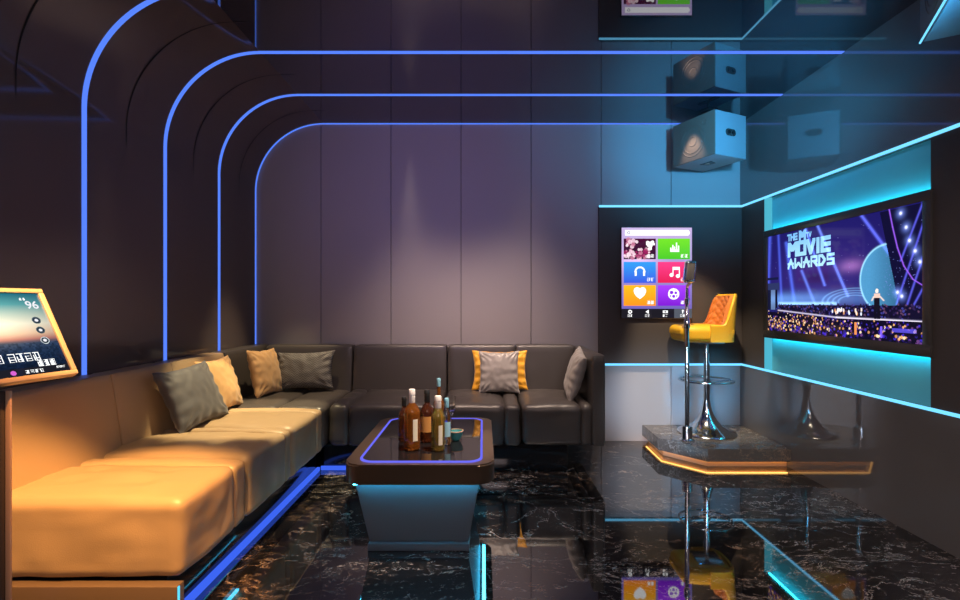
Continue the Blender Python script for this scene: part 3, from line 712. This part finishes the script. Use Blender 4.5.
# far crowd, stage, near crowd
p.rect(.1, 1-.27, 1, 1-.17, U(16, 12, 40))
for i in range(420): x = .08+.92*r.random(); y = .17+.11*r.random(); p.disc(x, 1-y, .005, U(*r.choice([(25, 20, 50), (45, 30, 80), (90, 60, 90), (15, 12, 30), (60, 60, 140)])), .9, 1.6)
for i in range(22): x = .50+.2*r.random(); p.disc(x, 1-(.20+.04*r.random()), .005, U(*r.choice([(240, 220, 210), (220, 150, 90), (230, 235, 255)])), .9, 3.2)
p.line(.10, 1-.215, .55, 1-.165, .006, U(200, 190, 220)); p.line(.55, 1-.165, 1.0, 1-.155, .008, U(225, 215, 235)); p.line(.8, 1-.155, 1.0, 1-.15, .010, U(235, 225, 240))
p.put(((v < .155-.0*u+(.55-u)*.08*(u < .55))).astype(float), U(14, 10, 32))
for i in range(900):
    x = r.random(); y = r.random()**1.2*(.15+(.55-x)*.11*(x < .55)); s = .006+.007*(1-y/.2)
    warm = r.random() < (.42 if x < .45 else .15)*min(1, y*14+.1)
    c = r.choice([(250, 220, 180), (235, 170, 110), (200, 140, 90)]) if warm else r.choice([(10, 8, 26), (60, 40, 190), (40, 30, 120), (24, 16, 50), (12, 10, 30), (14, 12, 36), (100, 60, 120)])
    p.disc(x, 1-y, s*.55, U(*c), .9, 1.8)
p.rect(.66, 1-.13, .672, 1-.03, U(230, 140, 80)); p.rect(.80, 1-.11, .812, 1-.02, U(120, 90, 240)); p.rect(.86, 1-.10, .97, 1-.07, U(90, 80, 220), .7)
# performer
p.rect(.768, 1-.34, .798, 1-.24, U(20, 16, 30)); p.rect(.768, 1-.24, .781, 1-.165, U(16, 14, 30)); p.rect(.785, 1-.24, .799, 1-.165, U(16, 14, 30))
p.disc(.783, 1-.385, .009, U(240, 225, 215), 1, 1.9); p.rect(.768, 1-.365, .799, 1-.33, U(225, 190, 175)); p.line(.80, 1-.34, .818, 1-.31, .004, U(240, 215, 200)); p.line(.767, 1-.34, .757, 1-.31, .004, U(240, 215, 200))
t = thing('television', 'large wall television showing an awards stage, in front of a cyan-lit niche', 'television', (XR, 3.1, .915))
for q in (((2.187, 2.386, .915), (2.215, 3.812, tz0)), ((2.187, 2.386, tz1), (2.215, 3.812, 1.74)), ((2.188, 2.386, tz0-.002), (2.215, ty0, tz1+.002)), ((2.188, ty1, tz0-.002), (2.215, 3.812, tz1+.002))):
    obj('bezel', box(new(), *q, .003), 'tvframe', t)
obj('back_panel', box(new(), (2.197, ty0-.01, .93), (2.235, ty1+.01, 1.725), .003), 'black', t)
TVM = Matrix.Translation((2.196, ty1, tz0)) @ Matrix.Rotation(-PI/2, 4, 'Z')
sc = picture('display', p.a*1.0, W, HH, t, screen_mat('tv_picture', 1.35), TVM)
bm = new(); box(bm, (2.218, 2.42, .918), (2.236, 3.80, .926)); obj('back_light', bm, 'cyanhot', t)
bm = new(); box(bm, (2.218, 2.42, 1.729), (2.236, 3.80, 1.737)); obj('back_light', bm, 'cyanhot', t)

# ================================================================== TABLET KIOSK (left edge)
th, ph = math.radians(78), math.radians(29)
A = Vector(((41-483)*1.35/F, 1.35, CZ-(289.5-303)*1.35/F))
uu = Vector((math.cos(th), math.sin(th), 0)); nn = Vector((math.sin(th), -math.cos(th), 0)); vd = nn*math.sin(ph)+Vector((0, 0, -math.cos(ph)))
kh = .262; kw = .46; org = A+vd*kh-uu*kw      # lower left corner of the frame
nf = uu.cross(-vd).normalized()
if nf.dot(-org+Vector((0, 0, CZ))) < 0: nf = -nf
KM = Matrix(((uu.x, -nf.x, -vd.x, org.x), (uu.y, -nf.y, -vd.y, org.y), (uu.z, -nf.z, -vd.z, org.z), (0, 0, 0, 1)))  # x right, y into the screen, z up
base = org+uu*kw*.5
t = thing('tablet_kiosk', 'song tablet with copper frame and sunset picture on a slim post at the left edge', 'screen', (base.x-.06, base.y, 0))
def kbox(a, b, bev=.003):
    bm = box(new(), a, b, bev); bm.transform(KM); return bm
fr = .013
bm = new()
box(bm, (0, -.004, 0), (kw, .018, fr), .002); box(bm, (0, -.004, kh-fr), (kw, .018, kh), .002); box(bm, (0, -.004, fr), (fr, .018, kh-fr), .002); box(bm, (kw-fr, -.004, fr), (kw, .018, kh-fr), .002)
bm.transform(KM); obj('frame', bm, 'frame', t)
obj('back_shell', kbox((.005, .004, .005), (kw-.005, .028, kh-.005)), 'black', t)
dw, dh = kw-2*fr, kh-2*fr
p = Pic(400, 214, 1.0, dh/dw); r = random.Random(5); Hh = dh/dw; g = p.y/Hh
stops = [(0, (25, 100, 115)), (.14, (90, 160, 160)), (.26, (190, 205, 185)), (.38, (245, 235, 205)), (.50, (235, 190, 150)), (.57, (190, 110, 90)), (.60, (90, 70, 80)), (.62, (28, 48, 75)), (.80, (18, 32, 55)), (1, (8, 14, 28))]
sx = [s[0] for s in stops]
for k in range(3): p.a[..., k] = np.interp(g, sx, [U(*s[1])[k] for s in stops])
p.add(np.exp(-((p.x-.55)/.3)**2-((g-.47)/.13)**2), (.25, .22, .16)); p.put(np.clip((p.x-.75)*3, 0, 1)*(g < .6), U(35, 70, 90), .6)
wv = rng.random((54, 100)).repeat(4, 0).repeat(4, 1)[:214, :400]; p.a *= np.where((g > .61), .6+.9*wv, 1)[..., None]
bx = .03*Hh; 
p.rect(0, .02, .58+.12, .12*Hh+.03, U(60, 50, 130), .85)
for i in range(4): p.glyph(.585+i*.027, .035, .022, .026, WH, r)
p.disc(.93, .17*Hh, .002, WH)
for i in range(2): p.glyph(.885+i*.02, .045*Hh+.005, .016, .018, WH, r)
for i, (q) in enumerate((.345, .47, .60)):
    c = (.93, q*Hh); p.disc(c[0], c[1], .024, U(190, 200, 205) if i == 2 else U(70, 90, 100)); p.disc(c[0], c[1], .020, U(40, 50, 60)); p.disc(c[0], c[1], .010, U(220, 220, 225))
x = .10
for i in range(17):
    p.glyph(x, .735*Hh, .036, .062*Hh+.02, WH, r); x += .042+(.02 if i in (3, 8, 12) else 0)
for i in range(3): p.glyph(.84+i*.034, .83*Hh, .030, .075*Hh, WH, r)
p.disc(.63, .83*Hh, .014, U(230, 120, 60), .8)
p.rect(0, .905*Hh, 1, Hh, U(26, 26, 34)); p.rect(0, .905*Hh, .62, .912*Hh, U(110, 60, 190))
p.disc(.70, .952*Hh, .014, U(200, 90, 190)); p.disc(.62, .952*Hh, .012, U(200, 200, 205)); p.disc(.62, .952*Hh, .008, U(26, 26, 34))
for i in range(4): p.glyph(.76+i*.025, .935*Hh, .020, .035*Hh, WH, r)
for i in range(2): p.glyph(.54+i*.022, .935*Hh, .018, .04*Hh, U(230, 150, 220), r)
for i in range(3): p.glyph(.93+i*.018, .925*Hh, .015, .02*Hh, WH, r)
ds = picture('display', p.a, dw, dh, t, screen_mat('tablet_picture', 1.3), KM @ Matrix.Translation((fr, .0015, fr)))
text_mesh('96', .030, .024, 'white', 'screen_lettering', ds, KM @ Matrix.Translation((fr+.91*dw-.002, .0005, fr+dh*.80)), .02)
px = (10-483)*1.18/F
obj('post', box(new(), (px-.10, 1.17, .02), (px-.013, 1.185, .97), .004), 'dark', t)
obj('post_trim', box(new(), (px-.0125, 1.18, .02), (px, 1.186, .97), .002), 'rosegold', t)
obj('foot_plate', box(new(), (px-.25, 1.05, 0), (px+.03, 1.35, .02), .004), 'bronze', t)

# ================================================================== LIGHT
def spot(loc, aim, e, ang, col, blend=.6, r=.03):
    l = bpy.data.lights.new('spot', 'SPOT'); l.energy = e; l.spot_size = math.radians(ang); l.spot_blend = blend; l.color = col; l.shadow_soft_size = r
    o = bpy.data.objects.new('spot_lamp', l); C.objects.link(o); o.location = loc
    o.rotation_euler = (Vector(aim)-Vector(loc)).to_track_quat('-Z', 'Y').to_euler(); return o
def area(loc, aim, e, sx, sy, col, name='fill_lamp'):
    l = bpy.data.lights.new('area', 'AREA'); l.energy = e; l.shape = 'RECTANGLE'; l.size = sx; l.size_y = sy; l.color = col
    o = bpy.data.objects.new(name, l); C.objects.link(o); o.location = loc
    o.rotation_euler = (Vector(aim)-Vector(loc)).to_track_quat('-Z', 'Y').to_euler(); return o
OR, CR, WM = (1, .55, .22), (1, .80, .52), (1, .78, .60)
spot((-.95, 1.10, 2.62), (-1.40, 1.80, .35), 640, 29, (1, .54, .18), .5)
spot((-.60, 1.00, 2.30), (-1.45, 1.75, .20), 260, 32, (1, .40, .09), .6)
spot((-1.20, 2.30, 2.68), (-1.36, 2.35, .45), 30, 32, (1, .66, .32), .6)
spot((-1.10, 3.00, 2.68), (-1.40, 3.00, .45), 420, 30, (1, .80, .44), .3)
spot((-1.35, 3.60, 2.68), (-1.60, 3.70, .55), 230, 34, (1, .76, .44), .6)
spot((-.45, 3.10, 2.68), (-.42, 4.1, .50), 190, 62, (1, .73, .58), 1, .3)
spot((.20, 3.10, 2.68), (.14, 4.1, .50), 230, 62, (1, .73, .58), 1, .3)
spot((-.625, 4.11, 2.70), (-.625, 4.16, 1.0), 26, 17, (1, .78, .62), .9, .03)
spot((-.625, 4.00, 2.70), (-.60, 4.12, .7), 50, 38, (1, .76, .62), 1, .25)
spot((.38, 3.98, 2.70), (.35, 4.12, .7), 65, 40, (1, .76, .62), 1, .3)
spot((.13, 3.55, 2.68), (.13, 3.82, .6), 60, 22, WM, .5)
spot((.62, 3.40, 2.68), (.66, 3.75, .55), 130, 28, WM, .6)
spot((1.35, 2.95, 2.66), (1.72, 3.95, .9), 280, 32, (1, .83, .58), .5)
spot((1.515, 3.76, 2.70), (1.60, 3.80, 2.30), 34, 44, (1, .86, .70), .8, .015)
spot((.25, 2.15, 2.68), (-.28, 2.52, .55), 440, 24, WM, .5)
spot((1.45, 1.30, 2.15), (1.95, 4.18, 2.55), 400, 44, (.06, .50, 1), 1, .1)  # added blue spot out of view, tints the right part of the back wall
spot((1.4, 1.3, 1.9), (1.6, 3.3, 2.71), 110, 66, (.06, .50, 1), 1, .1)  # added blue spot without a fixture, tints the ceiling
spot((.2, 1.9, 2.3), (2.2, 3.3, 2.3), 55, 56, (.06, .50, 1), 1, .1)  # added blue spot without a fixture, brightens the upper right wall
spot((-.4, 1.6, 2.2), (-.3, 4.18, 2.2), 60, 80, (.42, .30, 1), 1, .1)  # added purple spot without a fixture, tints the upper back wall
spot((.7, 1.9, .55), (1.5, 4.18, .36), 230, 28, (.62, .78, 1), .9, .1)
spot((1.7, 2.4, 1.1), (1.86, 4.18, .46), 130, 24, (.05, .50, 1), .7, .1)
spot((-.4, .3, 2.3), (2.2, 2.75, .2), 130, 56, (1, .86, .76), 1, .1)  # added warm fill for the lower right wall and the floor
spot((1.0, 1.2, 2.66), (1.25, 2.7, 0), 90, 50, (1, .82, .70), 1, .1)
area((.3, -1.2, 2.3), (0, 3, .8), 22, 2.0, 1.0, (1, .78, .78))  # added soft ambient fill, unseen behind the camera
wd = bpy.data.worlds.new('world'); S.world = wd; wd.use_nodes = True
wd.node_tree.nodes['Background'].inputs[0].default_value = (.02, .025, .04, 1); wd.node_tree.nodes['Background'].inputs[1].default_value = .5

# ================================================================== CAMERA
cd = bpy.data.cameras.new('camera'); cam = bpy.data.objects.new('camera', cd); C.objects.link(cam)
cam.location = (0, 0, CZ); cam.rotation_euler = (PI/2, 0, 0); cd.sensor_width = 36; cd.lens = 36*F/960
cd.shift_x = -3/960; cd.shift_y = 3/960; cd.clip_start = .02
S.camera = cam
S.view_settings.view_transform = 'Standard'; S.view_settings.look = 'None'; S.view_settings.gamma = 1; S.view_settings.exposure = 0
S.view_settings.use_curve_mapping = False
S.cycles.caustics_refractive = False; S.cycles.caustics_reflective = True
S.cycles.max_bounces = 12; S.cycles.glossy_bounces = 6; S.cycles.transmission_bounces = 8
